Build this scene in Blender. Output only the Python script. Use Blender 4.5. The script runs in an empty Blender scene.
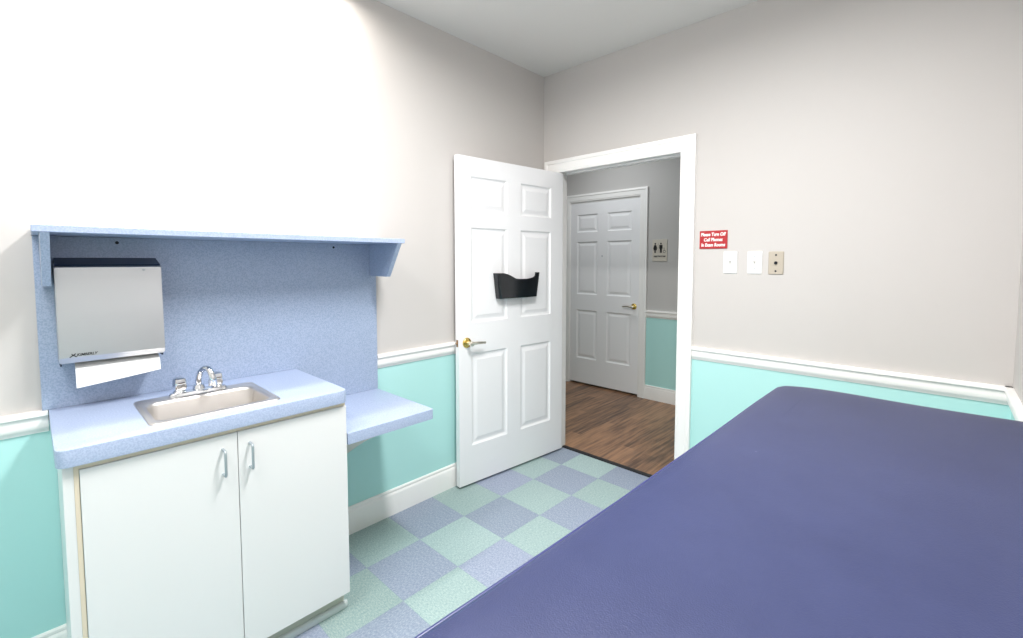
import bpy, bmesh, math, random
from mathutils import Vector, Matrix
random.seed(7)
C = bpy.context.scene.collection
PI = math.pi

# ------------------------------------------------------------------ helpers
def obj(name, bm, mat, parent=None, smooth=None):
    me = bpy.data.meshes.new(name)
    bmesh.ops.recalc_face_normals(bm, faces=bm.faces)
    bm.to_mesh(me); bm.free()
    o = bpy.data.objects.new(name, me); C.objects.link(o)
    me.materials.append(mat)
    if smooth:
        me.shade_smooth()
        me.set_sharp_from_angle(angle=math.radians(smooth))
    if parent is not None: o.parent = parent
    return o

def tag(o, label, cat, group=None):
    o['label'] = label; o['category'] = cat
    if group: o['group'] = group
    return o

def thing(name, label, cat, loc=(0, 0, 0), group=None):
    o = bpy.data.objects.new(name, None); C.objects.link(o)
    o.location = loc; o.empty_display_size = .1
    return tag(o, label, cat, group)

def under(parent, *kids):
    """parts were modelled in world space: keep them there under their thing"""
    for k in kids:
        k.parent = parent
        k.location = Vector(k.location) - parent.location

def struct(name, bm, mat, label=None, smooth=None):
    o = obj(name, bm, mat, None, smooth); o['kind'] = 'structure'
    if label: o['label'] = label
    return o

def box(bm, x0, x1, y0, y1, z0, z1, bev=0, seg=2):
    vs = [bm.verts.new((x, y, z)) for x in (x0, x1) for y in (y0, y1) for z in (z0, z1)]
    idx = [(0, 1, 3, 2), (4, 6, 7, 5), (0, 4, 5, 1), (2, 3, 7, 6), (0, 2, 6, 4), (1, 5, 7, 3)]
    fs = [bm.faces.new([vs[i] for i in f]) for f in idx]
    if bev:
        es = list({e for f in fs for e in f.edges})
        bmesh.ops.bevel(bm, geom=es, offset=bev, segments=seg, affect='EDGES', profile=.5)
    return vs

def B(*a, **k):
    bm = bmesh.new(); box(bm, *a, **k); return bm

def extrude_profile(bm, prof, a, b, inward):
    """prof: list of (distance from wall, z); run from point a to b along a wall, inward = unit vector off the wall"""
    a = Vector((*a, 0)); b = Vector((*b, 0)); n = Vector((*inward, 0))
    A = [bm.verts.new(a + n*d + Vector((0, 0, z))) for d, z in prof]
    Bv = [bm.verts.new(b + n*d + Vector((0, 0, z))) for d, z in prof]
    k = len(prof)
    for i in range(k):
        j = (i+1) % k
        bm.faces.new((A[i], A[j], Bv[j], Bv[i]))
    bm.faces.new(A); bm.faces.new(Bv[::-1])

def loft(bm, loops, cap0=False, cap1=False, closed=True):
    L = [[bm.verts.new(p) for p in lp] for lp in loops]
    n = len(L[0])
    for r in range(len(L)-1):
        for i in range(n if closed else n-1):
            j = (i+1) % n
            bm.faces.new((L[r][i], L[r][j], L[r+1][j], L[r+1][i]))
    if cap0: bm.faces.new(L[0])
    if cap1: bm.faces.new(L[-1])
    return L

def tube(bm, pts, rad, seg=14, cap=True):
    pts = [Vector(p) for p in pts]
    if not isinstance(rad, (list, tuple)): rad = [rad]*len(pts)
    loops = []; u = None
    for i, p in enumerate(pts):
        t = (pts[min(i+1, len(pts)-1)] - pts[max(i-1, 0)]).normalized()
        if u is None:
            u = t.orthogonal().normalized()
        else:
            u = (u - t*u.dot(t)).normalized()
        v = t.cross(u)
        loops.append([p + rad[i]*(math.cos(2*PI*k/seg)*u + math.sin(2*PI*k/seg)*v) for k in range(seg)])
    loft(bm, loops, cap, cap)

def smooth_path(pts, n=6):
    P = [Vector(p) for p in pts]; out = []
    for i in range(len(P)-1):
        p0 = P[max(i-1, 0)]; p1 = P[i]; p2 = P[i+1]; p3 = P[min(i+2, len(P)-1)]
        for k in range(n):
            t = k/n
            out.append(.5*((2*p1) + (p2-p0)*t + (2*p0-5*p1+4*p2-p3)*t*t + (3*p1-p0-3*p2+p3)*t**3))
    out.append(P[-1]); return out

def rrect2(x0, x1, y0, y1, rl, rr, z, seg=8):
    L = rrect(x0, x1, y0, y1, rl, z, seg); K = rrect(x0, x1, y0, y1, rr, z, seg); n = seg+1
    return K[:n] + L[n:3*n] + K[3*n:]

def rrect(x0, x1, y0, y1, r, z, seg=8):
    out = []
    for cx, cy, a0 in ((x1-r, y1-r, 0), (x0+r, y1-r, 90), (x0+r, y0+r, 180), (x1-r, y0+r, 270)):
        for k in range(seg+1):
            a = math.radians(a0 + 90*k/seg)
            out.append((cx + r*math.cos(a), cy + r*math.sin(a), z))
    return out

def lathe(bm, prof, origin, axis, seg=24):
    """prof: (radius, height along axis)"""
    o = Vector(origin); ax = Vector(axis).normalized(); u = ax.orthogonal().normalized(); v = ax.cross(u)
    loft(bm, [[o + ax*h + r*(math.cos(2*PI*k/seg)*u + math.sin(2*PI*k/seg)*v) for k in range(seg)] for r, h in prof], True, True)

def prism(bm, poly, depth_vec):
    d = Vector(depth_vec)
    a = [bm.verts.new(Vector(p)) for p in poly]; b = [bm.verts.new(Vector(p)+d) for p in poly]
    n = len(a)
    bm.faces.new(a); bm.faces.new(b[::-1])
    for i in range(n):
        j = (i+1) % n; bm.faces.new((a[i], a[j], b[j], b[i]))

def text_bm(s, size, extrude=.0006, bold=0.0, shear=0.0, spacing=1.0):
    cu = bpy.data.curves.new('lettering', 'FONT'); cu.body = s; cu.size = size
    cu.extrude = extrude; cu.align_x = 'CENTER'; cu.align_y = 'CENTER'; cu.offset = bold; cu.shear = shear
    cu.space_character = spacing; cu.resolution_u = 3; cu.space_line = .95
    o = bpy.data.objects.new('lettering', cu); C.objects.link(o)
    dg = bpy.context.evaluated_depsgraph_get(); dg.update()
    me = bpy.data.meshes.new_from_object(o.evaluated_get(dg))
    bm = bmesh.new(); bm.from_mesh(me)
    bpy.data.objects.remove(o); bpy.data.curves.remove(cu); bpy.data.meshes.remove(me)
    return bm

def fit_text(bm, width, height, M):
    """scale lettering to width x height about its centre and place it with matrix M"""
    xs = [v.co.x for v in bm.verts]; ys = [v.co.y for v in bm.verts]
    cx, cy = (min(xs)+max(xs))/2, (min(ys)+max(ys))/2
    sx = width/(max(xs)-min(xs)); sy = height/(max(ys)-min(ys))
    for v in bm.verts:
        v.co = M @ Vector(((v.co.x-cx)*sx, (v.co.y-cy)*sy, v.co.z))
    return bm

# ------------------------------------------------------------------ materials
def lin(c):
    return tuple(((x/255)/12.92 if x/255 <= .04045 else ((x/255+.055)/1.055)**2.4) for x in c) + (1,)

def mat(name, col, rough=.5, metal=0., spec=.5, bump=0., bscale=200., coat=0.):
    m = bpy.data.materials.new(name); m.use_nodes = True
    nt = m.node_tree; b = nt.nodes['Principled BSDF']
    b.inputs['Base Color'].default_value = lin(col); b.inputs['Roughness'].default_value = rough
    b.inputs['Metallic'].default_value = metal; b.inputs['Specular IOR Level'].default_value = spec
    b.inputs['Coat Weight'].default_value = coat
    if bump:
        tc = nt.nodes.new('ShaderNodeTexCoord'); n = nt.nodes.new('ShaderNodeTexNoise'); bp = nt.nodes.new('ShaderNodeBump')
        n.inputs['Scale'].default_value = bscale; n.inputs['Detail'].default_value = 3
        bp.inputs['Strength'].default_value = bump; bp.inputs['Distance'].default_value = .002
        nt.links.new(tc.outputs['Object'], n.inputs['Vector']); nt.links.new(n.outputs['Fac'], bp.inputs['Height'])
        nt.links.new(bp.outputs['Normal'], b.inputs['Normal'])
    return m

def speckle(name, c0, c1, scale, rough=.45, lo=.4, hi=.6, spec=.5):
    m = mat(name, c0, rough, spec=spec); nt = m.node_tree; b = nt.nodes['Principled BSDF']
    tc = nt.nodes.new('ShaderNodeTexCoord'); n = nt.nodes.new('ShaderNodeTexNoise'); r = nt.nodes.new('ShaderNodeValToRGB')
    n.inputs['Scale'].default_value = scale; n.inputs['Detail'].default_value = 2
    r.color_ramp.elements[0].position = lo; r.color_ramp.elements[1].position = hi
    r.color_ramp.elements[0].color = lin(c0); r.color_ramp.elements[1].color = lin(c1)
    nt.links.new(tc.outputs['Object'], n.inputs['Vector']); nt.links.new(n.outputs['Fac'], r.inputs['Fac'])
    nt.links.new(r.outputs['Color'], b.inputs['Base Color'])
    return m

GREY = (203, 199, 196); AQUA = (182, 230, 227)
def wall_mat(name, grey, aqua, split):
    """two-tone painted wall: aqua below the chair rail, warm grey above"""
    m = mat(name, grey, .55, spec=.3, bump=.05, bscale=350); nt = m.node_tree; b = nt.nodes['Principled BSDF']
    g = nt.nodes.new('ShaderNodeNewGeometry'); s = nt.nodes.new('ShaderNodeSeparateXYZ')
    gt = nt.nodes.new('ShaderNodeMath'); gt.operation = 'GREATER_THAN'; gt.inputs[1].default_value = split
    mx = nt.nodes.new('ShaderNodeMix'); mx.data_type = 'RGBA'
    mx.inputs['A'].default_value = lin(aqua); mx.inputs['B'].default_value = lin(grey)
    nt.links.new(g.outputs['Position'], s.inputs[0]); nt.links.new(s.outputs['Z'], gt.inputs[0])
    nt.links.new(gt.outputs[0], mx.inputs['Factor']); nt.links.new(mx.outputs['Result'], b.inputs['Base Color'])
    return m

def tile_mat():
    m = mat('vinyl_tile', (160, 180, 200), .42, spec=.4); nt = m.node_tree; N = nt.nodes.new; L = nt.links.new
    b = nt.nodes['Principled BSDF']
    T = .2926; OX, OY = .3046, -1.343
    tc = N('ShaderNodeTexCoord'); mp = N('ShaderNodeMapping')
    mp.inputs['Location'].default_value = (-OX/T, -OY/T, 0); mp.inputs['Scale'].default_value = (1/T, 1/T, 1)
    L(tc.outputs['Object'], mp.inputs['Vector'])
    fl = N('ShaderNodeVectorMath'); fl.operation = 'FLOOR'; L(mp.outputs[0], fl.inputs[0])
    sx = N('ShaderNodeSeparateXYZ'); L(fl.outputs[0], sx.inputs[0])
    ad = N('ShaderNodeMath'); ad.operation = 'ADD'; L(sx.outputs['X'], ad.inputs[0]); L(sx.outputs['Y'], ad.inputs[1])
    pp = N('ShaderNodeMath'); pp.operation = 'PINGPONG'; pp.inputs[1].default_value = 1; L(ad.outputs[0], pp.inputs[0])
    wn = N('ShaderNodeTexWhiteNoise'); wn.noise_dimensions = '2D'
    cb = N('ShaderNodeCombineXYZ'); L(sx.outputs['X'], cb.inputs[0]); L(sx.outputs['Y'], cb.inputs[1]); L(cb.outputs[0], wn.inputs['Vector'])
    # flecks run along x on one colour and along y on the other
    def fleck(scale):
        mm = N('ShaderNodeMapping'); mm.inputs['Scale'].default_value = scale; L(tc.outputs['Object'], mm.inputs['Vector'])
        n = N('ShaderNodeTexNoise'); n.inputs['Scale'].default_value = 1; n.inputs['Detail'].default_value = 4; n.inputs['Roughness'].default_value = .7
        L(mm.outputs[0], n.inputs['Vector']); return n
    nx = fleck((90, 190, 1)); ny = fleck((190, 90, 1))
    nm = N('ShaderNodeMix'); nm.data_type = 'FLOAT'; L(pp.outputs[0], nm.inputs['Factor']); L(nx.outputs['Fac'], nm.inputs['A']); L(ny.outputs['Fac'], nm.inputs['B'])
    def ramp(cols):
        r = N('ShaderNodeValToRGB'); L(nm.outputs['Result'], r.inputs['Fac'])
        r.color_ramp.elements[0].position = .3; r.color_ramp.elements[0].color = lin(cols[0])
        r.color_ramp.elements[1].position = .7; r.color_ramp.elements[1].color = lin(cols[2])
        e = r.color_ramp.elements.new(.5); e.color = lin(cols[1]); return r
    g = ramp(TILE_G); u = ramp(TILE_B)
    mx = N('ShaderNodeMix'); mx.data_type = 'RGBA'; L(pp.outputs[0], mx.inputs['Factor']); L(g.outputs[0], mx.inputs['A']); L(u.outputs[0], mx.inputs['B'])
    hv = N('ShaderNodeHueSaturation')
    mr = N('ShaderNodeMapRange'); mr.inputs['To Min'].default_value = .90; mr.inputs['To Max'].default_value = 1.10; L(wn.outputs['Value'], mr.inputs['Value'])
    mh = N('ShaderNodeMapRange'); mh.inputs['To Min'].default_value = .49; mh.inputs['To Max'].default_value = .508; L(wn.outputs['Value'], mh.inputs['Value'])
    L(mr.outputs[0], hv.inputs['Value']); L(mh.outputs[0], hv.inputs['Hue']); L(mx.outputs['Result'], hv.inputs['Color'])
    # hairline joints
    fr = N('ShaderNodeVectorMath'); fr.operation = 'FRACTION'; L(mp.outputs[0], fr.inputs[0])
    sf = N('ShaderNodeSeparateXYZ'); L(fr.outputs[0], sf.inputs[0])
    mn = N('ShaderNodeMath'); mn.operation = 'MINIMUM'; L(sf.outputs[0], mn.inputs[0]); L(sf.outputs[1], mn.inputs[1])
    lt = N('ShaderNodeMath'); lt.operation = 'LESS_THAN'; lt.inputs[1].default_value = .006; L(mn.outputs[0], lt.inputs[0])
    mj = N('ShaderNodeMix'); mj.data_type = 'RGBA'; mj.inputs['B'].default_value = lin((120, 140, 155))
    sc = N('ShaderNodeMath'); sc.operation = 'MULTIPLY'; sc.inputs[1].default_value = .5; L(lt.outputs[0], sc.inputs[0])
    L(sc.outputs[0], mj.inputs['Factor']); L(hv.outputs[0], mj.inputs['A']); L(mj.outputs['Result'], b.inputs['Base Color'])
    return m

def wood_mat():
    m = mat('hall_wood', (120, 90, 72), .38, spec=.4); nt = m.node_tree; N = nt.nodes.new; L = nt.links.new
    b = nt.nodes['Principled BSDF']; tc = N('ShaderNodeTexCoord')
    mp = N('ShaderNodeMapping'); mp.inputs['Scale'].default_value = (1/.09, 1/.9, 1); L(tc.outputs['Object'], mp.inputs['Vector'])
    sx = N('ShaderNodeSeparateXYZ'); L(mp.outputs[0], sx.inputs[0])
    fx = N('ShaderNodeMath'); fx.operation = 'FLOOR'; L(sx.outputs[0], fx.inputs[0])
    w1 = N('ShaderNodeTexWhiteNoise'); w1.noise_dimensions = '1D'; L(fx.outputs[0], w1.inputs['W'])
    ay = N('ShaderNodeMath'); ay.operation = 'ADD'; L(sx.outputs[1], ay.inputs[0]); L(w1.outputs['Value'], ay.inputs[1])
    fy = N('ShaderNodeMath'); fy.operation = 'FLOOR'; L(ay.outputs[0], fy.inputs[0])
    cb = N('ShaderNodeCombineXYZ'); L(fx.outputs[0], cb.inputs[0]); L(fy.outputs[0], cb.inputs[1])
    w2 = N('ShaderNodeTexWhiteNoise'); w2.noise_dimensions = '2D'; L(cb.outputs[0], w2.inputs['Vector'])
    mg = N('ShaderNodeMapping'); mg.inputs['Scale'].default_value = (45, 3.5, 1); L(tc.outputs['Object'], mg.inputs['Vector'])
    ng = N('ShaderNodeTexNoise'); ng.inputs['Scale'].default_value = 1; ng.inputs['Detail'].default_value = 5; L(mg.outputs[0], ng.inputs['Vector'])
    mf = N('ShaderNodeMix'); mf.data_type = 'FLOAT'; mf.inputs['Factor'].default_value = .22; L(ng.outputs['Fac'], mf.inputs['A']); L(w2.outputs['Value'], mf.inputs['B'])
    r = N('ShaderNodeValToRGB'); L(mf.outputs['Result'], r.inputs['Fac'])
    r.color_ramp.elements[0].position = .32; r.color_ramp.elements[0].color = lin((90, 69, 57))
    r.color_ramp.elements[1].position = .66; r.color_ramp.elements[1].color = lin((170, 130, 99))
    L(r.outputs[0], b.inputs['Base Color'])
    return m

def brushed(name, col, rough, axis, scale=400):
    m = mat(name, col, rough, 1.0); nt = m.node_tree; N = nt.nodes.new; L = nt.links.new; b = nt.nodes['Principled BSDF']
    tc = N('ShaderNodeTexCoord'); mp = N('ShaderNodeMapping')
    s = [scale]*3; s[axis] = 6; mp.inputs['Scale'].default_value = s; L(tc.outputs['Object'], mp.inputs['Vector'])
    n = N('ShaderNodeTexNoise'); n.inputs['Scale'].default_value = 1; n.inputs['Detail'].default_value = 2; L(mp.outputs[0], n.inputs['Vector'])
    r = N('ShaderNodeMapRange'); r.inputs['To Min'].default_value = rough-.06; r.inputs['To Max'].default_value = rough+.08
    L(n.outputs['Fac'], r.inputs['Value']); L(r.outputs[0], b.inputs['Roughness'])
    bp = N('ShaderNodeBump'); bp.inputs['Strength'].default_value = .08; bp.inputs['Distance'].default_value = .001
    L(n.outputs['Fac'], bp.inputs['Height']); L(bp.outputs[0], b.inputs['Normal'])
    return m

def vinyl_mat():
    m = mat('navy_vinyl', (74, 80, 136), .42, spec=.35); nt = m.node_tree; N = nt.nodes.new; L = nt.links.new; b = nt.nodes['Principled BSDF']
    tc = N('ShaderNodeTexCoord')
    n1 = N('ShaderNodeTexNoise'); n1.inputs['Scale'].default_value = 3; n1.inputs['Detail'].default_value = 6; n1.inputs['Roughness'].default_value = .7; L(tc.outputs['Object'], n1.inputs['Vector'])
    r = N('ShaderNodeValToRGB'); r.color_ramp.elements[0].position = .3; r.color_ramp.elements[1].position = .75
    r.color_ramp.elements[0].color = lin(NAVY[0]); r.color_ramp.elements[1].color = lin(NAVY[1]); L(n1.outputs['Fac'], r.inputs['Fac'])
    # stray specks of lint
    vo = N('ShaderNodeTexVoronoi'); vo.inputs['Scale'].default_value = 8; L(tc.outputs['Object'], vo.inputs['Vector'])
    lt = N('ShaderNodeMath'); lt.operation = 'LESS_THAN'; lt.inputs[1].default_value = .014; L(vo.outputs['Distance'], lt.inputs[0])
    sc = N('ShaderNodeMath'); sc.operation = 'MULTIPLY'; sc.inputs[1].default_value = .35; L(lt.outputs[0], sc.inputs[0])
    mx = N('ShaderNodeMix'); mx.data_type = 'RGBA'; mx.inputs['B'].default_value = lin((190, 195, 220)); L(sc.outputs[0], mx.inputs['Factor']); L(r.outputs[0], mx.inputs['A'])
    L(mx.outputs['Result'], b.inputs['Base Color'])
    n2 = N('ShaderNodeTexNoise'); n2.inputs['Scale'].default_value = 420; n2.inputs['Detail'].default_value = 2; L(tc.outputs['Object'], n2.inputs['Vector'])
    bp = N('ShaderNodeBump'); bp.inputs['Strength'].default_value = .5; bp.inputs['Distance'].default_value = .001; L(n2.outputs['Fac'], bp.inputs['Height'])
    L(bp.outputs[0], b.inputs['Normal'])
    return m

TILE_G = [(130, 154, 158), (156, 179, 178), (188, 203, 197)]
TILE_B = [(122, 134, 156), (146, 157, 177), (178, 186, 198)]
NAVY = [(43, 50, 86), (54, 61, 98)]

M_wall = wall_mat('wall_paint', GREY, AQUA, .86)
M_hallwall = wall_mat('hall_paint', (196, 194, 192), AQUA, .86)
M_ceil = mat('ceiling_paint', (226, 224, 220), .7, spec=.2)
M_trim = mat('trim_paint', (246, 245, 243), .35, spec=.45)
M_door = mat('door_paint', (242, 242, 244), .4, spec=.45)
M_tile = tile_mat(); M_wood = wood_mat()
M_black = mat('black_rubber', (22, 22, 26), .5)
M_lam = speckle('blue_laminate', (148, 164, 190), (167, 181, 205), 230, .4)
M_lamtop = speckle('pale_blue_laminate', (156, 171, 200), (174, 187, 212), 230, .35)
M_white = mat('white_laminate', (233, 233, 233), .35, spec=.45)
M_cream = mat('cream_edge_band', (226, 212, 190), .45)
M_tan = mat('tan_board', (232, 226, 216), .55)
M_kick = mat('toe_kick_board', (192, 194, 180), .5)
M_cove = mat('grey_base_strip', (205, 212, 212), .25)
M_pull = mat('pale_grey_pull', (168, 178, 184), .35, metal=.4)
M_steel = brushed('brushed_steel', (198, 200, 203), .38, 1)
M_steel_dark = mat('dark_steel_lid', (58, 66, 86), .35, metal=.7)
M_sink = brushed('sink_steel', (214, 210, 206), .4, 1, 300)
M_chrome = mat('chrome', (225, 228, 232), .08, metal=1)
M_drain = mat('drain_dark', (60, 60, 62), .3, metal=1)
M_paper = mat('paper_towel', (246, 246, 246), .85, bump=.1, bscale=500)
M_brass = mat('polished_brass', (226, 196, 110), .16, metal=1)
M_latch = mat('dull_brass', (150, 120, 90), .35, metal=1)
M_nickel = mat('satin_nickel', (232, 226, 214), .32, metal=1)
M_pocket = mat('smoke_black_plastic', (16, 20, 26), .18, spec=.6)
M_red = mat('red_sign', (176, 38, 44), .4)
M_letter = mat('white_lettering', (250, 242, 240), .5)
M_ink = mat('black_ink', (24, 24, 26), .5)
M_plate = mat('white_plate', (246, 246, 246), .3)
M_toggle = mat('toggle_plastic', (222, 220, 216), .4)
M_beige = mat('beige_plate', (188, 178, 163), .4)
M_signbeige = speckle('beige_sign', (196, 190, 178), (214, 208, 196), 300, .5)
M_grille = mat('sign_grey', (88, 86, 82), .5)
M_vinyl = vinyl_mat()
M_piping = mat('navy_piping', (48, 54, 104), .35)
M_oak = mat('table_base_wood', (190, 160, 120), .5, bump=.1, bscale=60)
M_screw = mat('dark_screw', (40, 42, 50), .4, metal=.6)

# ------------------------------------------------------------------ room
H = 2.72; W = 2.355; FY = -3.45; HY = 1.64
T = .0
bm = B(-.0, W, FY, .075, -.06, 0); struct('floor', bm, M_tile, 'blue and green checkered vinyl tile floor')
bm = B(-2.2, W, .075, HY+.12, -.06, 0); struct('floor_hall', bm, M_wood, 'brown wood plank floor of the hall beyond the doorway')
struct('ceiling', B(-.1, W+.1, FY-.1, .12, H, H+.08), M_ceil)
struct('ceiling_hall', B(-2.3, W+.1, .12, HY+.12, H, H+.08), M_ceil)
struct('wall_left', B(-.1, 0, FY-.1, .12, -.06, H), M_wall, 'long wall behind the sink, grey over aqua')
struct('wall_right', B(W, W+.1, FY-.1, HY+.1, -.06, H), M_wall)
struct('wall_front', B(0, W, FY-.1, FY, -.06, H), M_wall)
JX0, JX1, JZ = .123, 1.026, 2.022           # clear opening between jambs
bm = bmesh.new()
box(bm, 0, JX0-.018, 0, .12, -.06, H); box(bm, JX1+.018, W, 0, .12, -.06, H); box(bm, JX0-.018, JX1+.018, 0, .12, JZ+.018, H)
struct('wall_back', bm, M_wall, 'wall with the doorway, grey over aqua')
HX0, HX1, HZ = -.945, -.068, 2.045           # hall doorway opening
bm = bmesh.new()
box(bm, -2.2, HX0, HY, HY+.12, -.06, H); box(bm, HX1, W, HY, HY+.12, -.06, H); box(bm, HX0, HX1, HY, HY+.12, HZ, H)
struct('wall_hall', bm, M_hallwall, 'hall wall across from the doorway, grey over aqua')
struct('wall_hall_light_block', B(HX0-.1, HX1+.1, HY+.12, HY+.2, -.06, HZ+.1), M_hallwall)  # unseen panel added behind hall door to block background light at its gap
struct('wall_hall_end', B(-2.3, -2.2, .12, HY+.12, -.06, H), M_hallwall)
bm = bmesh.new(); box(bm, -2.2, -.1, .02, .12, -.06, H); struct('wall_hall_near', bm, M_hallwall)

# chair rail and baseboard profiles (distance off wall, z)
RAIL = [(0, .8995), (.021, .8995), (.024, .894), (.024, .884), (.019, .880), (.016, .874), (.015, .868), (.016, .864), (.016, .856),
        (.016, .846), (.012, .838), (.007, .833), (.005, .8256), (0, .8256)]
BASE = [(0, .141), (.006, .141), (.010, .136), (.010, .128), (.0075, .124), (.013, .118), (.015, .110), (.015, .0), (0, .0)]
def run(name, prof, segs, label=None):
    bm = bmesh.new()
    for a, b, n in segs: extrude_profile(bm, prof, a, b, n)
    return struct(name, bm, M_trim, label, 30)
e = 0.0
run('trim_1', RAIL, [((e, FY), (e, -2.617), (1, 0)), ((e, -1.394), (e, 0), (1, 0))], 'white chair rail on the sink wall')
run('trim_2', RAIL, [((1.112, 0), (W, 0), (0, -1))], 'white chair rail on the doorway wall')
run('trim_3', RAIL, [((W, 0), (W, FY), (-1, 0))], 'white chair rail on the right wall')
run('trim_4', RAIL, [((0, HY), (W, HY), (0, -1))], 'white chair rail in the hall')
run('baseboard_left', BASE, [((e, FY), (e, -2.603), (1, 0)), ((e, -1.815), (e, 0), (1, 0))])
run('baseboard_back', BASE, [((1.112, 0), (W, 0), (0, -1))])
run('baseboard_right', BASE, [((W, 0), (W, FY), (-1, 0))])
run('baseboard_hall', BASE, [((0, HY), (W, HY), (0, -1))])

# door casings (mitred moulded frame) ------------------------------
CAS = [(0, 0), (0, .010), (.006, .013), (.012, .013), (.018, .016), (.060, .017), (.066, .022), (.080, .022), (.088, .019), (.088, 0)]
def casing(name, x0, x1, zt, y, face, label, width=.088):
    """U-shaped casing round an opening; profile (distance from opening edge, thickness)"""
    bm = bmesh.new(); k = width/.088
    rings = []
    for d, t in CAS:
        d *= k; yy = y - t*face
        rings.append([(x0-d, yy, 0), (x0-d, yy, zt+d), (x1+d, yy, zt+d), (x1+d, yy, 0)])
    L = loft(bm, rings, closed=False)
    for i in (0, 3):
        bm.faces.new([r[i] for r in L])
    return struct(name, bm, M_trim, label, 25)
casing('trim_5', JX0-.012, JX1-.004, JZ-.004, 0, 1, 'white moulded casing round the open doorway')
casing('trim_6', HX0+.01, HX1-.01, HZ-.0, HY, 1, 'white moulded casing round the hall door', .082)
bm = bmesh.new()
box(bm, JX0-.018, JX0, -.001, .121, 0, JZ); box(bm, JX1, JX1+.018, -.001, .121, 0, JZ); box(bm, JX0-.018, JX1+.018, -.001, .121, JZ, JZ+.018)
box(bm, JX0, JX0+.010, .060, .098, 0, JZ); box(bm, JX1-.010, JX1, .060, .098, 0, JZ); box(bm, JX0, JX1, .060, .098, JZ-.010, JZ)
struct('trim_7', bm, M_trim, 'white door jamb with stop')
bm = bmesh.new()
box(bm, HX0, HX0+.014, HY, HY+.12, 0, HZ); box(bm, HX1-.014, HX1, HY, HY+.12, 0, HZ); box(bm, HX0, HX1, HY, HY+.12, HZ-.014, HZ)
struct('trim_8', bm, M_trim, 'white jamb of the hall door')
# dark threshold strip between tile and wood
bm = bmesh.new()
extrude_profile(bm, [(0, 0), (.002, .007), (.012, .010), (.030, .009), (.036, 0)], (JX0+.011, .066), (JX1-.011, .066), (0, 1))
struct('trim_9', bm, M_black, 'black threshold strip between tile and wood floor', 40)

# six-panel door leaf: s along +x from hinge edge, z up, front face at y=0 looking to -y
def door_leaf(w, h, t, cols, rows):
    bm = bmesh.new()
    xs = sorted({0, w, *[v for c in cols for v in c]}); zs = sorted({0, h, *[v for r in rows for v in r]})
    for side in (0, 1):
        y = t*side; sg = 1 if side == 0 else -1
        g = {(x, z): bm.verts.new((x, y, z)) for x in xs for z in zs}
        for i in range(len(xs)-1):
            for j in range(len(zs)-1):
                a, b, c, d = xs[i], xs[i+1], zs[j], zs[j+1]
                if (a, b) in cols and (c, d) in rows:
                    prev = [g[a, c], g[b, c], g[b, d], g[a, d]]
                    for ins, dep in ((.004, .003), (.010, .0085), (.018, .0095), (.024, .009), (.045, .003)):
                        cur = [bm.verts.new((xx, y+sg*dep, zz)) for xx, zz in ((a+ins, c+ins), (b-ins, c+ins), (b-ins, d-ins), (a+ins, d-ins))]
                        for q in range(4):
                            bm.faces.new((prev[q], prev[(q+1) % 4], cur[(q+1) % 4], cur[q]))
                        prev = cur
                    bm.faces.new(prev)
                else:
                    bm.faces.new((g[a, c], g[b, c], g[b, d], g[a, d]))
    vs = {tuple(round(k, 5) for k in v.co): v for v in bm.verts}
    def q(x, y, z): return vs[(round(x, 5), round(y, 5), round(z, 5))]
    for i in range(len(xs)-1):
        for z in (0, h): bm.faces.new((q(xs[i], 0, z), q(xs[i+1], 0, z), q(xs[i+1], t, z), q(xs[i], t, z)))
    for j in range(len(zs)-1):
        for x in (0, w): bm.faces.new((q(x, 0, zs[j]), q(x, 0, zs[j+1]), q(x, t, zs[j+1]), q(x, t, zs[j])))
    return bm

def lever_handle(side, s, z, toward, parent, fm, t=0):
    """rosette + lever on the face at y=t; side -1 looks to -y.  toward = +1/-1 along s"""
    bm = bmesh.new(); lathe(bm, [(.031, 0), (.031, .004), (.027, .009), (.016, .012)], (s, t, z), (0, side, 0))
    r = obj('door_handle', bm, M_brass, parent, 40)
    bm = bmesh.new(); lathe(bm, [(.011, .010), (.011, .044), (.015, .047), (.015, .058), (.010, .061)], (s, t, z), (0, side, 0), 18)
    y = t + side*.052
    pts = smooth_path([(s, y, z), (s+toward*.03, y+side*.003, z+.002), (s+toward*.065, y, z), (s+toward*.105, y-side*.004, z-.004)], 5)
    n = len(pts)
    tube(bm, pts, [.0105 - .003*i/(n-1) for i in range(n)], 12)
    l = obj('lever', bm, M_nickel, r, 40); l['label'] = 'satin metal lever'
    return r

# --- the open door: hinge on the left jamb, swung back almost to the sink wall
hb = Vector((.1586, .025, .015)); ang = math.atan2(-.9955, -.0945)
cols = [(.122, .410), (.528, .818)]; rows = [(.238, .812), (1.002, 1.580), (1.674, 1.886)]
bm = door_leaf(.911, 2.000, .035, cols, rows)
# local +x runs from hinge to free edge; local -y must face the room (+x world)
door = obj('door_1', bm, M_door); door['kind'] = 'structure'
door['label'] = 'white six-panel door standing open against the sink wall'
door.location = hb
door.rotation_euler = (0, 0, ang)
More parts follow.
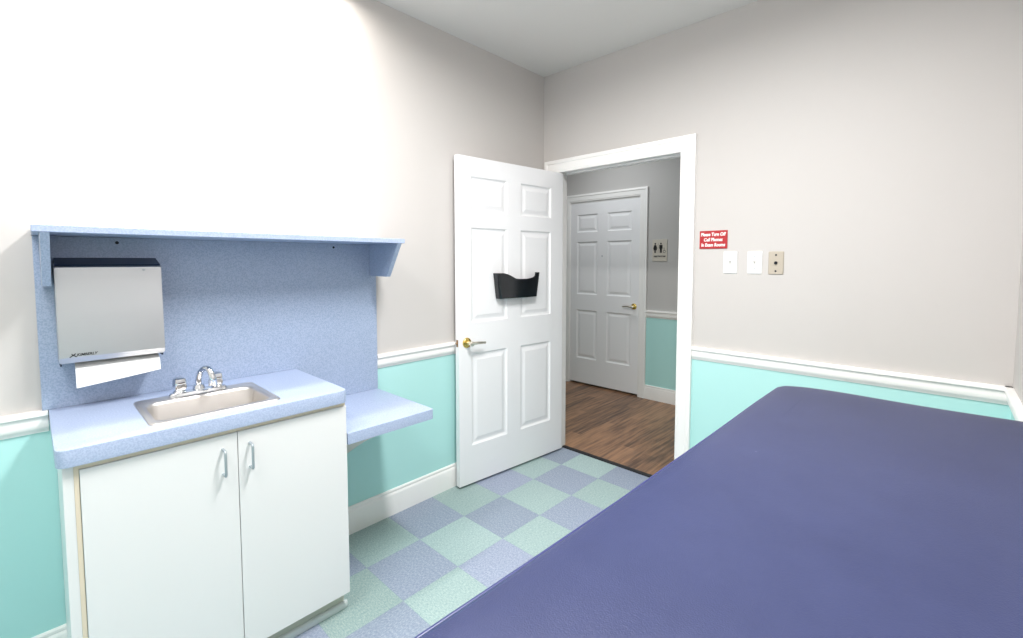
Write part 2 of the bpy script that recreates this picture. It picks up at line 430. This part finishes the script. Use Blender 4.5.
# with this rotation local +y points to: check and mirror if needed
ny = Matrix.Rotation(ang, 3, 'Z') @ Vector((0, 1, 0))
FS = -1 if ny.x < 0 else 1                     # face that looks into the room
if FS == 1:
    for v in door.data.vertices: v.co.y -= .035
fy = 0
lever_handle(FS, .853, .883, -1, door, None, fy)
bm = bmesh.new(); box(bm, .9105, .912, .008 if FS < 0 else -.027, .027 if FS < 0 else -.008, .862, .904)
ye = -FS*.0175
lathe(bm, [(.008, 0), (.008, .006), (.006, .009)], (.911, ye, .883), (1, 0, 0), 14)
obj('latch_plate', bm, M_latch, door, 40)
bm = bmesh.new(); lathe(bm, [(.030, 0), (.030, .004), (.024, .008)], (.853, -FS*.035, .883), (0, -FS, 0))
obj('rosette', bm, M_brass, door, 40)

# --- hall door
bm = door_leaf(.845, 2.010, .035, [(.085, .350), (.470, .755)], [(.278, .825), (1.0, 1.585), (1.690, 1.885)])
hd = obj('door_2', bm, M_door); hd['kind'] = 'structure'; hd['label'] = 'white six-panel door closed across the hall'
hd.location = (-.929, HY+.002, .020)
lever_handle(-1, .845-.052, .905, -1, hd, None)
bm = bmesh.new(); lathe(bm, [(.007, 0), (.007, .002), (.004, .003)], (.41, 0, 1.425), (0, -1, 0), 12); obj('peephole', bm, M_pull, hd, 40)

# wall pocket (hot file) on the open door -----------------------------
def door_pt(s, off, z):
    return hb + Vector((math.cos(ang), math.sin(ang), 0))*s + Vector((.9955, -.0945, 0))*off + Vector((0, 0, z-.015))
def pocket():
    bm = bmesh.new(); n = 40; th = .0025
    # plan outline (front skin) from right-back corner round the bowed front to left-back corner
    def plan(t, sc):
        # t 0..1 ; sc = scale of depth/width from bottom to top
        half = .186*sc; dep = .055*sc
        if t < .16: q = t/.16; s = -half; o = dep*q*.75; return s, o
        if t > .84: q = (1-t)/.16; return half, dep*q*.75
        q = (t-.16)/.68; s = -half + 2*half*q; o = dep*(.75 + .25*math.sin(PI*q)); return s, o
    zb, zt = 1.154, 1.316; sc0 = .462
    def top(t):
        q = (t-.21)/.56
        if 0 < q < 1: return zt - .040*min(1, (1-abs(2*q-.85)**2.2/1.5)*1.02)*min(1, q/.08)*min(1, (1-q)/.34) if 0 < (1-abs(2*q-.85)**2.2/1.5) else zt
        return zt
    rows_ = []
    R = 6
    for r in range(R+1):
        f = r/R; lo = []
        for i in range(n+1):
            t = i/n; zz = zb + (top(t)-zb)*f; g = (zz-zb)/(zt-zb)
            s, o = plan(t, .88+.12*g)
            lo.append(door_pt(sc0+s, o+.003, zz))
        rows_.append(lo)
    # inner skin
    inner = []
    for r in range(R+1):
        f = r/R; lo = []
        for i in range(n+1):
            t = i/n; zz = zb+.004 + (top(t)-zb-.004)*f; g = (zz-zb)/(zt-zb)
            s, o = plan(t, (.88+.12*g)*.975)
            lo.append(door_pt(sc0+s, o+.003, zz))
        inner.append(lo)
    A = loft(bm, rows_, closed=False); Bb = loft(bm, inner, closed=False)
    for i in range(n):
        bm.faces.new((A[-1][i], A[-1][i+1], Bb[-1][i+1], Bb[-1][i]))
    bm.faces.new(A[0]); bm.faces.new(Bb[0])
    for c in (0, n):
        for r in range(R): bm.faces.new((A[r][c], A[r+1][c], Bb[r+1][c], Bb[r][c]))
    return bm
pk = thing('wall_pocket', 'black plastic file pocket fixed on the open white door', 'file holder', door_pt(.472, .003, 1.16))
a = obj('pocket', pocket(), M_pocket, None, 40)
bm = bmesh.new()
prism(bm, [door_pt(.462-.165, .0005, 1.25), door_pt(.462+.165, .0005, 1.25), door_pt(.462+.155, .0005, 1.16), door_pt(.462-.155, .0005, 1.16)], Vector((.9955, -.0945, 0))*.003)
b = obj('back_plate', bm, M_pocket)
under(pk, a, b)

# ------------------------------------------------------------------ sink counter group
YL, YR = -2.603, -1.818
CX = .48                                        # face-frame plane
cab = thing('sink_cabinet', 'white two-door base cabinet below the blue sink counter', 'cabinet', (.24, -2.21, 0))
bm = bmesh.new()
for yy in (YL, YR-.018):
    prism(bm, [(.003, yy, 0), (.4395, yy, 0), (.4395, yy, .098), (CX-.02, yy, .098), (CX-.02, yy, .853), (.003, yy, .853)], (0, .018, 0))
box(bm, .003, CX-.02, YL+.018, YR-.018, .10, .118); box(bm, .003, .009, YL+.018, YR-.018, .118, .853)
carc = obj('carcass', bm, M_white)
bm = bmesh.new()
box(bm, CX-.02, CX+.015, YL, YL+.0215, .086, .8525); side_ = obj('stile', bm, M_white); bm = bmesh.new()
box(bm, CX-.02, CX+.016, YL+.0217, -2.5712, .086, .8525); box(bm, CX-.02, CX, -2.5712, YL+.045, .098, .8525); box(bm, CX, CX+.016, -2.5712, YR, .8365, .8525); box(bm, CX-.02, CX, -2.21, -2.173, .14, .80); box(bm, CX-.02, CX, YR-.03, YR, .098, .853)
box(bm, CX-.02, CX, YL+.045, YR-.03, .800, .853); box(bm, CX-.02, CX, YL+.045, YR-.03, .098, .14)
ff = obj('face_frame', bm, M_cream)
kick = obj('toe_kick', B(.44, .452, YL, YR, 0, .0975), M_kick)
bm = bmesh.new()
extrude_profile(bm, [(0, .0), (0, .028), (.006, .0285), (.011, .025), (.013, .019), (.013, .006), (.010, .0)], (.452, YL+.001), (.452, YR+.010), (1, 0))
cove = obj('base_strip', bm, M_cove, None, 40)
under(cab, carc, side_, ff, kick, cove)
for (y0, y1, hy) in ((-2.570, -2.1926, -2.235), (-2.1904, -1.8145, -2.156)):
    d = obj('door', B(CX+.0005, CX+.0195, y0, y1, .086, .835, bev=.0012, seg=1), M_white); under(cab, d)
    bm = bmesh.new()
    x = CX+.0195; zt, zb2 = .790, .709
    tube(bm, [(x, hy, zt), (x+.022, hy, zt), (x+.026, hy, zt-.001), (x+.029, hy, zt-.004), (x+.030, hy, zt-.008), (x+.030, hy, (zt+zb2)/2), (x+.030, hy, zb2+.008), (x+.029, hy, zb2+.004), (x+.026, hy, zb2+.001), (x+.022, hy, zb2), (x, hy, zb2)], .0042, 10)
    h = obj('handle', bm, M_pull, None, 40)
    h.parent = d; h.location = -cab.location - d.location
    h.location = Vector((0, 0, 0)) - (cab.location + d.location)

# countertop with sink cut-out
CT0, CT1 = .853, .900
HXa, HXb, HYa, HYb = .150, .450, -2.402, -2.044
def slab_hole(x0, x1, y0, y1, z0, z1, hx0, hx1, hy0, hy1):
    bm = bmesh.new(); xs = (x0, hx0, hx1, x1); ys = (y0, hy0, hy1, y1)
    g = {(i, j, k): bm.verts.new((xs[i], ys[j], (z0, z1)[k])) for i in range(4) for j in range(4) for k in range(2)}
    for k in range(2):
        for i in range(3):
            for j in range(3):
                if (i, j) != (1, 1): bm.faces.new((g[i, j, k], g[i+1, j, k], g[i+1, j+1, k], g[i, j+1, k]))
    def w(a, b): bm.faces.new((g[a+(0,)], g[b+(0,)], g[b+(1,)], g[a+(1,)]))
    for i in range(3): w((i, 0), (i+1, 0)); w((i, 3), (i+1, 3)); w((0, i), (0, i+1)); w((3, i), (3, i+1))
    w((1, 1), (2, 1)); w((1, 2), (2, 2)); w((1, 1), (1, 2)); w((2, 1), (2, 2))
    bmesh.ops.recalc_face_normals(bm, faces=bm.faces)
    es = [e for e in bm.edges if abs(e.verts[0].co.z-e.verts[1].co.z) > .01 and abs(e.verts[0].co.x-x1) < 1e-4 and min(abs(e.verts[0].co.y-y0), abs(e.verts[0].co.y-y1)) < 1e-4]
    bmesh.ops.bevel(bm, geom=es, offset=.028, segments=6, affect='EDGES', profile=.5)
    es = [e for e in bm.edges if all(abs(v.co.z-z1) < 1e-6 for v in e.verts) and len(e.link_faces) == 2 and any(abs(f.normal.z) < .5 for f in e.link_faces)
          and max(v.co.x for v in e.verts) > hx1+.01]
    bmesh.ops.bevel(bm, geom=es, offset=.002, segments=2, affect='EDGES', profile=.5)
    return bm
ct = obj('countertop', slab_hole(.0005, .516, -2.615, -1.813, CT0, CT1, HXa, HXb, HYa, HYb), M_lamtop, None, 35)
tag(ct, 'blue laminate countertop holding the steel sink', 'countertop')

# backsplash with two screw caps
bm = bmesh.new()
prism(bm, [(.0005, -2.630, .9008), (.0005, -1.8115, .9008), (.0005, -1.8115, .7255), (.0005, -1.396, .7255), (.0005, -1.396, 1.475), (.0005, -2.630, 1.475)], (.0195, 0, 0))
bs = obj('backsplash', bm, M_lam)
bs2 = thing('backsplash', 'tall blue laminate panel on the wall behind the sink', 'backsplash', (0.01, -2.01, .7265))
bs.name = 'panel'; under(bs2, bs)
for y in (-2.42, -1.621):
    bm = bmesh.new(); lathe(bm, [(.0055, 0), (.0055, .001), (.003, .002)], (.020, y, 1.458), (1, 0, 0), 14)
    under(bs2, obj('screw', bm, M_screw, None, 40))

# shelf with two slanted brackets
sh = thing('wall_shelf', 'blue laminate wall shelf over the towel dispenser and sink', 'shelf', (0.14, -2.01, 1.3))
s1 = obj('shelf_board', B(.0005, .285, -2.632, -1.394, 1.476, 1.497, bev=.0015, seg=1), M_lamtop)
under(sh, s1)
for y0, y1 in ((-2.615, -2.595), (-1.432, -1.412)):
    bm = bmesh.new()
    prism(bm, [(.0205, y0, 1.4755), (.285, y0, 1.4755), (.182, y0, 1.316), (.0205, y0, 1.316)], (0, y1-y0, 0))
    under(sh, obj('bracket', bm, M_lam))

# lower side desk with curved bracket
dk = thing('side_desk', 'lower blue laminate ledge to the right of the sink counter', 'desk', (.25, -1.6, .5))
bm = bmesh.new(); box(bm, .0005, .503, -1.811, -1.398, .680, .7245)
es = [e for e in bm.edges if abs(e.verts[0].co.z-e.verts[1].co.z) > .01 and e.verts[0].co.x > .4 and e.verts[0].co.y > -1.5]
bmesh.ops.bevel(bm, geom=es, offset=.012, segments=4, affect='EDGES', profile=.5)
es = [e for e in bm.edges if all(v.co.z > .72 for v in e.verts) and max(v.co.x for v in e.verts) > .4]
bmesh.ops.bevel(bm, geom=es, offset=.002, segments=2, affect='EDGES', profile=.5)
under(dk, obj('desktop', bm, M_lamtop, None, 35))
bm = bmesh.new()
poly = [(.001, -1.61, .6795), (.478, -1.61, .6795)] + [(q.x, -1.61, q.z) for q in smooth_path([(.470, 0, .671), (.420, 0, .647), (.262, 0, .567), (.085, 0, .456), (.001, 0, .40)], 4)]
prism(bm, poly, (0, -.17, 0)); under(dk, obj('bracket', bm, M_tan))

# sink
sk = thing('sink', 'stainless steel drop-in sink set in the blue countertop', 'sink', (.30, -2.22, .90))
bm = bmesh.new()
sx0, sx1, sy0, sy1 = .130, .460, -2.412, -2.034
bx0, bx1, by0, by1 = .194, .434, -2.390, -2.054
loops = [rrect(sx0, sx1, sy0, sy1, .022, .9005), rrect(sx0+.002, sx1-.002, sy0+.002, sy1-.002, .022, .9045),
         rrect(sx0+.008, sx1-.008, sy0+.008, sy1-.008, .024, .9055),
         rrect(bx0-.006, bx1+.006, by0-.006, by1+.006, .045, .9048),
         rrect(bx0, bx1, by0, by1, .042, .902), rrect(bx0+.004, bx1-.004, by0+.004, by1-.004, .040, .893),
         rrect(bx0+.012, bx1-.012, by0+.012, by1-.012, .040, .79), rrect(bx0+.018, bx1-.018, by0+.018, by1-.018, .038, .768),
         rrect(bx0+.035, bx1-.035, by0+.035, by1-.035, .030, .757), rrect(bx0+.09, bx1-.09, by0+.12, by1-.12, .02, .752)]
loft(bm, loops, False, True)
under(sk, obj('basin', bm, M_sink, None, 50))
bm = bmesh.new(); lathe(bm, [(.038, .0), (.036, .003), (.026, .002), (.010, -.001)], ((bx0+bx1)/2, (by0+by1)/2, .7525), (0, 0, 1))
under(sk, obj('drain', bm, M_drain, None, 40))

# faucet: base plate, two handles, arched spout
fc = thing('faucet', 'chrome two-handle faucet on the back rim of the sink', 'faucet', (.164, -2.222, .9055))
FX, FYc = .164, -2.222; z0 = .9058
bm = bmesh.new()
def oval(x, y, hx, hy, z, n=36):
    return [(x+hx*math.copysign(abs(math.cos(2*PI*k/n))**.7, math.cos(2*PI*k/n)), y+hy*math.copysign(abs(math.sin(2*PI*k/n))**.7, math.sin(2*PI*k/n)), z) for k in range(n)]
loft(bm, [oval(FX, FYc, .026, .092, z0), oval(FX, FYc, .026, .092, z0+.006), oval(FX, FYc, .022, .086, z0+.013), oval(FX, FYc, .010, .05, z0+.016)], True, True)
under(fc, obj('base_plate', bm, M_chrome, None, 40))
bm = bmesh.new()
lathe(bm, [(.021, .012), (.019, .022), (.0155, .030)], (FX, FYc, z0), (0, 0, 1), 20)
a = math.radians(20); dx, dy = math.cos(a), math.sin(a)
sp = [(0, .022), (0, .050), (.014, .078), (.040, .094), (.064, .090), (.078, .070), (.081, .050)]
tube(bm, smooth_path([(FX+r*dx, FYc+r*dy, z0+h) for r, h in sp], 6), .0105, 16)
lathe(bm, [(.0135, -.016), (.0135, .004), (.011, .006)], (FX+.081*dx, FYc+.081*dy, z0+.052), (0, 0, 1), 18)
under(fc, obj('spout', bm, M_chrome, None, 45))
for y, tw in ((-2.281, 10), (-2.163, -10)):
    bm = bmesh.new()
    lathe(bm, [(.021, .008), (.019, .018), (.014, .022)], (FX, y, z0), (0, 0, 1), 20)
    under(fc, obj('handle_base', bm, M_chrome, None, 40))
    bm = bmesh.new(); lo = []
    for hw, hz, r in ((.015, .020, .005), (.0185, .027, .006), (.018, .050, .006), (.016, .062, .006), (.010, .067, .005)):
        lo.append([(p[0]*math.cos(math.radians(tw))-p[1]*math.sin(math.radians(tw))+FX, p[0]*math.sin(math.radians(tw))+p[1]*math.cos(math.radians(tw))+y, z0+hz)
                   for p in rrect(-hw, hw, -hw, hw, r, 0, 4)])
    loft(bm, lo, True, True)
    under(fc, obj('handle', bm, M_chrome, None, 40))

# paper towel dispenser
dp = thing('paper_towel_dispenser', 'brushed steel paper towel dispenser on blue panel under the shelf', 'towel dispenser', (.06, -2.448, 1.06))
dy0, dy1 = -2.586, -2.312
bm = bmesh.new()
prof = [(.022, 1.388), (.112, 1.376), (.118, 1.372), (.129, 1.110), (.130, 1.082), (.120, 1.064), (.104, 1.060), (.104, 1.068), (.022, 1.068)]
prism(bm, [(x, dy0, z) for x, z in prof], (0, dy1-dy0, 0))
bmesh.ops.recalc_face_normals(bm, faces=bm.faces)
es = [e for e in bm.edges if abs(e.verts[0].co.y-e.verts[1].co.y) < 1e-6 and max(v.co.x for v in e.verts) > .05 and min(v.co.x for v in e.verts) > .1]
bmesh.ops.bevel(bm, geom=es, offset=.003, segments=2, affect='EDGES')
under(dp, obj('housing', bm, M_steel, None, 30))
bm = bmesh.new()
prism(bm, [(.022, dy0+.001, 1.3885), (.110, dy0+.001, 1.3775), (.106, dy0+.003, 1.381), (.026, dy0+.003, 1.404), (.022, dy0+.003, 1.404)], (0, dy1-dy0-.004, 0))
under(dp, obj('lid', bm, M_steel_dark))
bm = bmesh.new(); lathe(bm, [(.004, 0), (.004, .0015), (.002, .002)], (.1183, -2.362, 1.362), (1, 0, .03), 14)
under(dp, obj('lock', bm, M_pull, None, 40))
bm = bmesh.new(); box(bm, .026, .102, dy0+.012, dy1-.012, 1.0655, 1.0685)
under(dp, obj('dispensing_slot', bm, M_black))
# lower corner clips
for y in (dy0+.002, dy1-.006): under(dp, obj('corner_clip', B(.05, .100, y, y+.004, 1.052, 1.068), M_steel_dark))
# dark maker's mark on the lower left of the housing: slanted emblem and lettering
MT = Matrix(((0, 0, 1, .1302), (1, 0, 0, -2.519), (0, 1, 0, 1.0895), (0, 0, 0, 1)))
bm = fit_text(text_bm('KIMBERLY', .02, .0003, .0006, .3), .052, .0085, MT)
x0 = .1302; yy = -2.553
def bar(p, q, w):
    p = Vector((x0, *p)); q = Vector((x0, *q)); n = Vector((0, -(q-p).z, (q-p).y)).normalized()*w/2
    prism(bm, [p-n, q-n, q+n, p+n], (.0003, 0, 0))
bar((yy-.009, 1.083), (yy+.006, 1.094), .003); bar((yy+.000, 1.089), (yy+.008, 1.083), .003); bar((yy-.004, 1.094), (yy-.001, 1.089), .0025)
under(dp, obj('lettering', bm, M_ink))

# the towel sheet hanging out of the slot
bm = bmesh.new()
path = [(.066, 1.0645), (.078, 1.058), (.093, 1.051), (.106, 1.040), (.114, 1.015), (.117, 0.988)]
path = [(p.x, p.z) for p in smooth_path([(x, 0, z) for x, z in path], 4)]
top_, bot_ = [], []
nY = 10
grid = []
for k, (x, z) in enumerate(path):
    f = k/(len(path)-1); row = []
    for i in range(nY+1):
        q = i/nY
        y = -2.549 + (2.549-2.326)*q
        row.append((x + .003*math.sin(PI*q)*f, y, z + .020*q*max(0, f-.5)*1.6 - (.010*(1-q))*f))
    grid.append(row)
L0 = loft(bm, grid, closed=False)
L1 = loft(bm, [[(x-.003, y, z-.0015) for x, y, z in r] for r in grid], closed=False)
for i in range(nY):
    bm.faces.new((L0[-1][i], L0[-1][i+1], L1[-1][i+1], L1[-1][i])); bm.faces.new((L0[0][i], L0[0][i+1], L1[0][i+1], L1[0][i]))
for c in (0, nY):
    for r in range(len(path)-1): bm.faces.new((L0[r][c], L0[r+1][c], L1[r+1][c], L1[r][c]))
pt = obj('paper_towel', bm, M_paper, None, 60)
tag(pt, 'folded white paper towel hanging from the steel dispenser', 'paper towel')

# ------------------------------------------------------------------ back-wall fittings
def on_back(cx, cz, off):               # text plane (x right, y up) onto the back wall
    return Matrix(((1, 0, 0, cx), (0, 0, -1, -off), (0, 1, 0, cz), (0, 0, 0, 1)))
sg = thing('sign', 'small red notice with white lettering beside the doorway', 'sign', (1.213, -.002, 1.459))
under(sg, obj('sign_panel', B(1.139, 1.288, -.005, -.0005, 1.459, 1.559, bev=.001, seg=1), M_red))
bm = bmesh.new()
for s, w, z, x in (('Please Turn Off', .134, 1.5385, 1.2135), ('Cell Phones', .100, 1.5095, 1.2135), ('In Exam Rooms', .128, 1.4805, 1.2135)):
    t = fit_text(text_bm(s, .02, .0004, .0007, .15), w, .0195, on_back(x, z, .0055))
    me = bpy.data.meshes.new('t'); t.to_mesh(me); t.free(); bm.from_mesh(me); bpy.data.meshes.remove(me)
under(sg, obj('lettering', bm, M_letter))

def plate(bm, x0, x1, z0, z1):
    lo = [(x0, x1, z0, z1, 0.0005), (x0, x1, z0, z1, .003), (x0+.003, x1-.003, z0+.003, z1-.003, .006)]
    loft(bm, [[(p[0], -d, p[1]) for p in rrect(a, b, c, e_, .004, 0, 3)] for a, b, c, e_, d in lo], True, True)
for i, (x0, lab) in enumerate(((1.270, 'white light switch plate nearest the doorway, under the red sign'),
                               (1.391, 'white light switch plate between another switch and the beige plate'))):
    t = thing('light_switch', lab, 'light switch', (x0+.035, 0, 1.322), 'white wall switches')
    bm = bmesh.new(); plate(bm, x0, x0+.070, 1.323, 1.442); p = obj('switch_plate', bm, M_plate, None, 30)
    bm = bmesh.new(); box(bm, x0+.030, x0+.040, -.008, -.0055, 1.370, 1.395)
    prism(bm, [(x0+.0315, -.007, 1.378), (x0+.0315, -.018, 1.390), (x0+.0315, -.016, 1.394), (x0+.0315, -.007, 1.392)], (.007, 0, 0))
    g = obj('toggle', bm, M_toggle)
    under(t, p, g)
    for z in (1.352, 1.413):
        bm = bmesh.new(); lathe(bm, [(.003, 0), (.003, .0008), (.0015, .001)], (x0+.035, -.006, z), (0, -1, 0), 10)
        under(t, obj('screw', bm, M_pull, None, 40))
t = thing('cable_outlet', 'beige wall plate with a dark jack, right of the white switches', 'wall outlet', (1.524, 0, 1.32))
bm = bmesh.new(); plate(bm, 1.490, 1.559, 1.322, 1.439); under(t, obj('outlet_plate', bm, M_beige, None, 30))
bm = bmesh.new(); lathe(bm, [(.008, 0), (.008, .003), (.0055, .003), (.0055, .010), (.003, .010)], (1.5245, -.006, 1.381), (0, -1, 0), 14)
under(t, obj('jack', bm, M_screw, None, 40))
for z in (1.421, 1.339):
    bm = bmesh.new(); lathe(bm, [(.0048, 0), (.0048, .001), (.002, .0015)], (1.5245, -.006, z), (0, -1, 0), 12)
    under(t, obj('screw', bm, M_screw, None, 40))

# restroom sign in the hall
rs = thing('restroom_sign', 'beige restroom sign with black figures on the hall wall', 'sign', (.133, HY, 1.39))
ys = HY
under(rs, obj('sign_panel', B(.057, .208, ys-.006, ys-.0005, 1.389, 1.601, bev=.0015, seg=1), M_signbeige))
def disc(bm, x, z, r, n=20):
    prism(bm, [(x+r*math.cos(2*PI*k/n), ys-.0062, z+r*math.sin(2*PI*k/n)) for k in range(n)], (0, -.0008, 0))
def quad(bm, pts): prism(bm, [(x, ys-.0062, z) for x, z in pts], (0, -.0008, 0))
bm = bmesh.new()
cx = .145                                     # man
disc(bm, cx, 1.560, .0085)
quad(bm, [(cx-.016, 1.548), (cx+.016, 1.548), (cx+.017, 1.512), (cx+.011, 1.512), (cx+.0105, 1.470), (cx+.0015, 1.470), (cx, 1.508), (cx-.0015, 1.470), (cx-.0105, 1.470), (cx-.011, 1.512), (cx-.017, 1.512)])
cx = .087                                     # woman
disc(bm, cx, 1.560, .0085)
quad(bm, [(cx-.010, 1.548), (cx+.010, 1.548), (cx+.022, 1.512), (cx+.015, 1.510), (cx+.019, 1.496), (cx+.009, 1.496), (cx+.009, 1.470), (cx+.0015, 1.470), (cx+.0015, 1.496),
          (cx-.0015, 1.496), (cx-.0015, 1.470), (cx-.009, 1.470), (cx-.009, 1.496), (cx-.019, 1.496), (cx-.015, 1.510), (cx-.022, 1.512)])
quad(bm, [(.1165, 1.566), (.118, 1.566), (.118, 1.470), (.1165, 1.470)])     # divider
under(rs, obj('pictogram', bm, M_ink))
bm = bmesh.new(); cx, cz = .180, 1.484        # wheelchair
n = 20
prism(bm, [(cx+.014*math.cos(2*PI*k/n), ys-.0062, cz+.014*math.sin(2*PI*k/n)) for k in range(n//8, n)] + [(cx+.010*math.cos(2*PI*k/n), ys-.0062, cz+.010*math.sin(2*PI*k/n)) for k in reversed(range(n//8, n))], (0, -.0008, 0))
disc(bm, cx-.003, 1.517, .004, 12)
quad(bm, [(cx-.005, 1.511), (cx-.001, 1.511), (cx, 1.496), (cx+.010, 1.495), (cx+.016, 1.480), (cx+.0125, 1.479), (cx+.008, 1.491), (cx-.004, 1.492)])
under(rs, obj('wheelchair_symbol', bm, M_grille))
MT = Matrix(((1, 0, 0, .1325), (0, 0, -1, ys-.0062), (0, 1, 0, 1.436), (0, 0, 0, 1)))
under(rs, obj('lettering', fit_text(text_bm('RESTROOM', .02, .0004, .0008), .118, .0165, MT), M_ink))

# ------------------------------------------------------------------ exam table
et = thing('exam_table', 'navy vinyl padded exam table filling the right foreground', 'exam table', (1.97, -1.25, 0))
tx0, tx1, ty0, ty1 = 1.660, 2.352, -2.42, -.560; DZ = .104
def pad():
    bm = bmesh.new(); lo = []
    def wav(p, amt):
        x, y, z = p
        dz = 0
        return (x, y, z)
    R = .022
    for ins, z in ((.012, .735), (.003, .738), (0, .746), (0, .782), (.002, .790), (.007, .7965), (.016, .800), (.05, .8025), (.12, .804)):
        base = rrect2(tx0+ins, tx1-min(ins, .003), ty0+ins, ty1-ins, max(.01, R-ins*.4), .004, z+DZ, 8)
        lo.append(base)
    # subdivide long straight runs so that the edge can billow gently
    def dense(lp):
        out = []
        for i in range(len(lp)):
            a = Vector(lp[i]); b = Vector(lp[(i+1) % len(lp)]); n = 24 if (a-b).length > .2 else 1
            for k in range(n): out.append(a.lerp(b, k/n))
        return out
    lo = [dense(l) for l in lo]
    for r, lp in enumerate(lo):
        for p in lp:
            k = min(1, r/6)
            if r >= 3:
                p.z += .0012*k*math.sin(p.y*7.1+1)
            p.x += (.012*max(0, min(1, (p.y+2.3)/.5)) + .017*max(0, (p.y+2.3)/1.75))*max(0, 2.35-p.x)/.69
            w = max(0, min(1, (p.y+.95)/.35))
            e_ = math.exp(-max(0, p.x-1.69)/.055)
            p.y -= w*(.040*e_ - .006*math.sin((p.x-1.7)*11))
            p.z -= w*.004*e_*k
    loft(bm, lo, True, True)
    return bm, lo[4]
bm, edge = pad()
cush = obj('cushion', bm, M_vinyl, None, 60)
bm = bmesh.new()
n = len(edge); loops = []
for i in range(n):
    p = edge[i]; t = (edge[(i+1) % n]-edge[i-1]).normalized(); u = Vector((0, 0, 1)); v = t.cross(u).normalized()
    loops.append([p + .0042*(math.cos(2*PI*k/8)*u + math.sin(2*PI*k/8)*v) for k in range(8)])
loops.append(loops[0]); loft(bm, loops)
wel = obj('piping', bm, M_piping, None, 60)
bm = bmesh.new()
box(bm, tx0+.03, tx1-.03, ty0+.03, ty0+.055, .735, .8385); box(bm, tx0+.03, tx1-.03, ty1-.055, ty1-.03, .735, .8385)
box(bm, tx0+.03, tx0+.055, ty0+.055, ty1-.055, .735, .8385); box(bm, tx1-.055, tx1-.03, ty0+.055, ty1-.055, .735, .8385)
box(bm, tx0+.055, tx1-.055, ty0+.055, ty1-.055, .819, .8385)
under(et, cush, wel, obj('apron_frame', bm, M_oak))
for x in (tx0+.058, tx1-.128):
    for y in (ty0+.058, ty1-.128):
        bm = bmesh.new(); loft(bm, [rrect(x+.010, x+.060, y+.010, y+.060, .006, 0, 3), rrect(x, x+.07, y, y+.07, .006, .25, 3), rrect(x, x+.07, y, y+.07, .006, .8185, 3)], True, True)
        under(et, obj('leg', bm, M_oak, None, 40))
bm = B(tx0+.058+.071, tx1-.128-.001, ty0+.10, ty1-.10, .20, .222, bev=.003, seg=1)
under(et, obj('lower_shelf', bm, M_oak))

# ------------------------------------------------------------------ lights
def area(name, loc, size, power, col, rot=(0, 0, 0), spread=180, shape='SQUARE', sy=None):
    l = bpy.data.lights.new(name, 'AREA'); l.shape = shape; l.size = size
    if sy: l.size_y = sy
    l.energy = power; l.color = col; l.spread = math.radians(spread)
    o = bpy.data.objects.new(name, l); C.objects.link(o); o.location = loc; o.rotation_euler = rot
    return o
area('ceiling_or_fill_light', (.17, -2.05, 2.70), .10, 10.5, (1, .945, .88), spread=168, shape='RECTANGLE', sy=1.0)
area('ceiling_or_fill_light', (1.46, -1.58, 2.70), .75, 34, (1, .992, .98), spread=172, shape='RECTANGLE', sy=.22)
area('ceiling_or_fill_light', (1.15, -3.0, 2.70), .9, 17, (1, .992, .98), spread=178, shape='RECTANGLE', sy=.5)  # added fill, not a known fixture; brightens cabinet fronts and left wall
area('hall_light', (-.3, .85, 2.69), .6, 7.5, (.95, .98, 1), spread=165)

w = bpy.data.worlds.new('world'); bpy.context.scene.world = w; w.use_nodes = True
w.node_tree.nodes['Background'].inputs[0].default_value = (.9, .95, 1, 1); w.node_tree.nodes['Background'].inputs[1].default_value = .3

# ------------------------------------------------------------------ camera (solved from the photograph's vanishing lines)
cd = bpy.data.cameras.new('camera'); cam = bpy.data.objects.new('camera', cd); C.objects.link(cam)
f, ppx, ppy = 456.4553, 504.9932, 287.6592
cd.sensor_fit = 'HORIZONTAL'; cd.sensor_width = 36; cd.lens = f/1023*36
cd.shift_x = (511.5-ppx)/1023; cd.shift_y = (ppy-319)/1023
cd.clip_start = .02
yaw, pitch, roll = .7656, -.058, -.001
fw = Vector((-math.sin(yaw)*math.cos(pitch), math.cos(yaw)*math.cos(pitch), math.sin(pitch)))
rt = Vector((math.cos(yaw), math.sin(yaw), 0)); up = rt.cross(fw)
c, s = math.cos(roll), math.sin(roll)
rt, up = c*rt+s*up, -s*rt+c*up
M = Matrix((rt, up, -fw)).transposed().to_4x4(); M.translation = Vector((2.143, -2.6388, 1.3911))
cam.matrix_world = M
sc = bpy.context.scene; sc.camera = cam
vs = sc.view_settings
sc.display_settings.display_device = 'sRGB'
vs.view_transform = 'Standard'; vs.look = 'None'; vs.gamma = 1; vs.use_curve_mapping = False; vs.exposure = .70
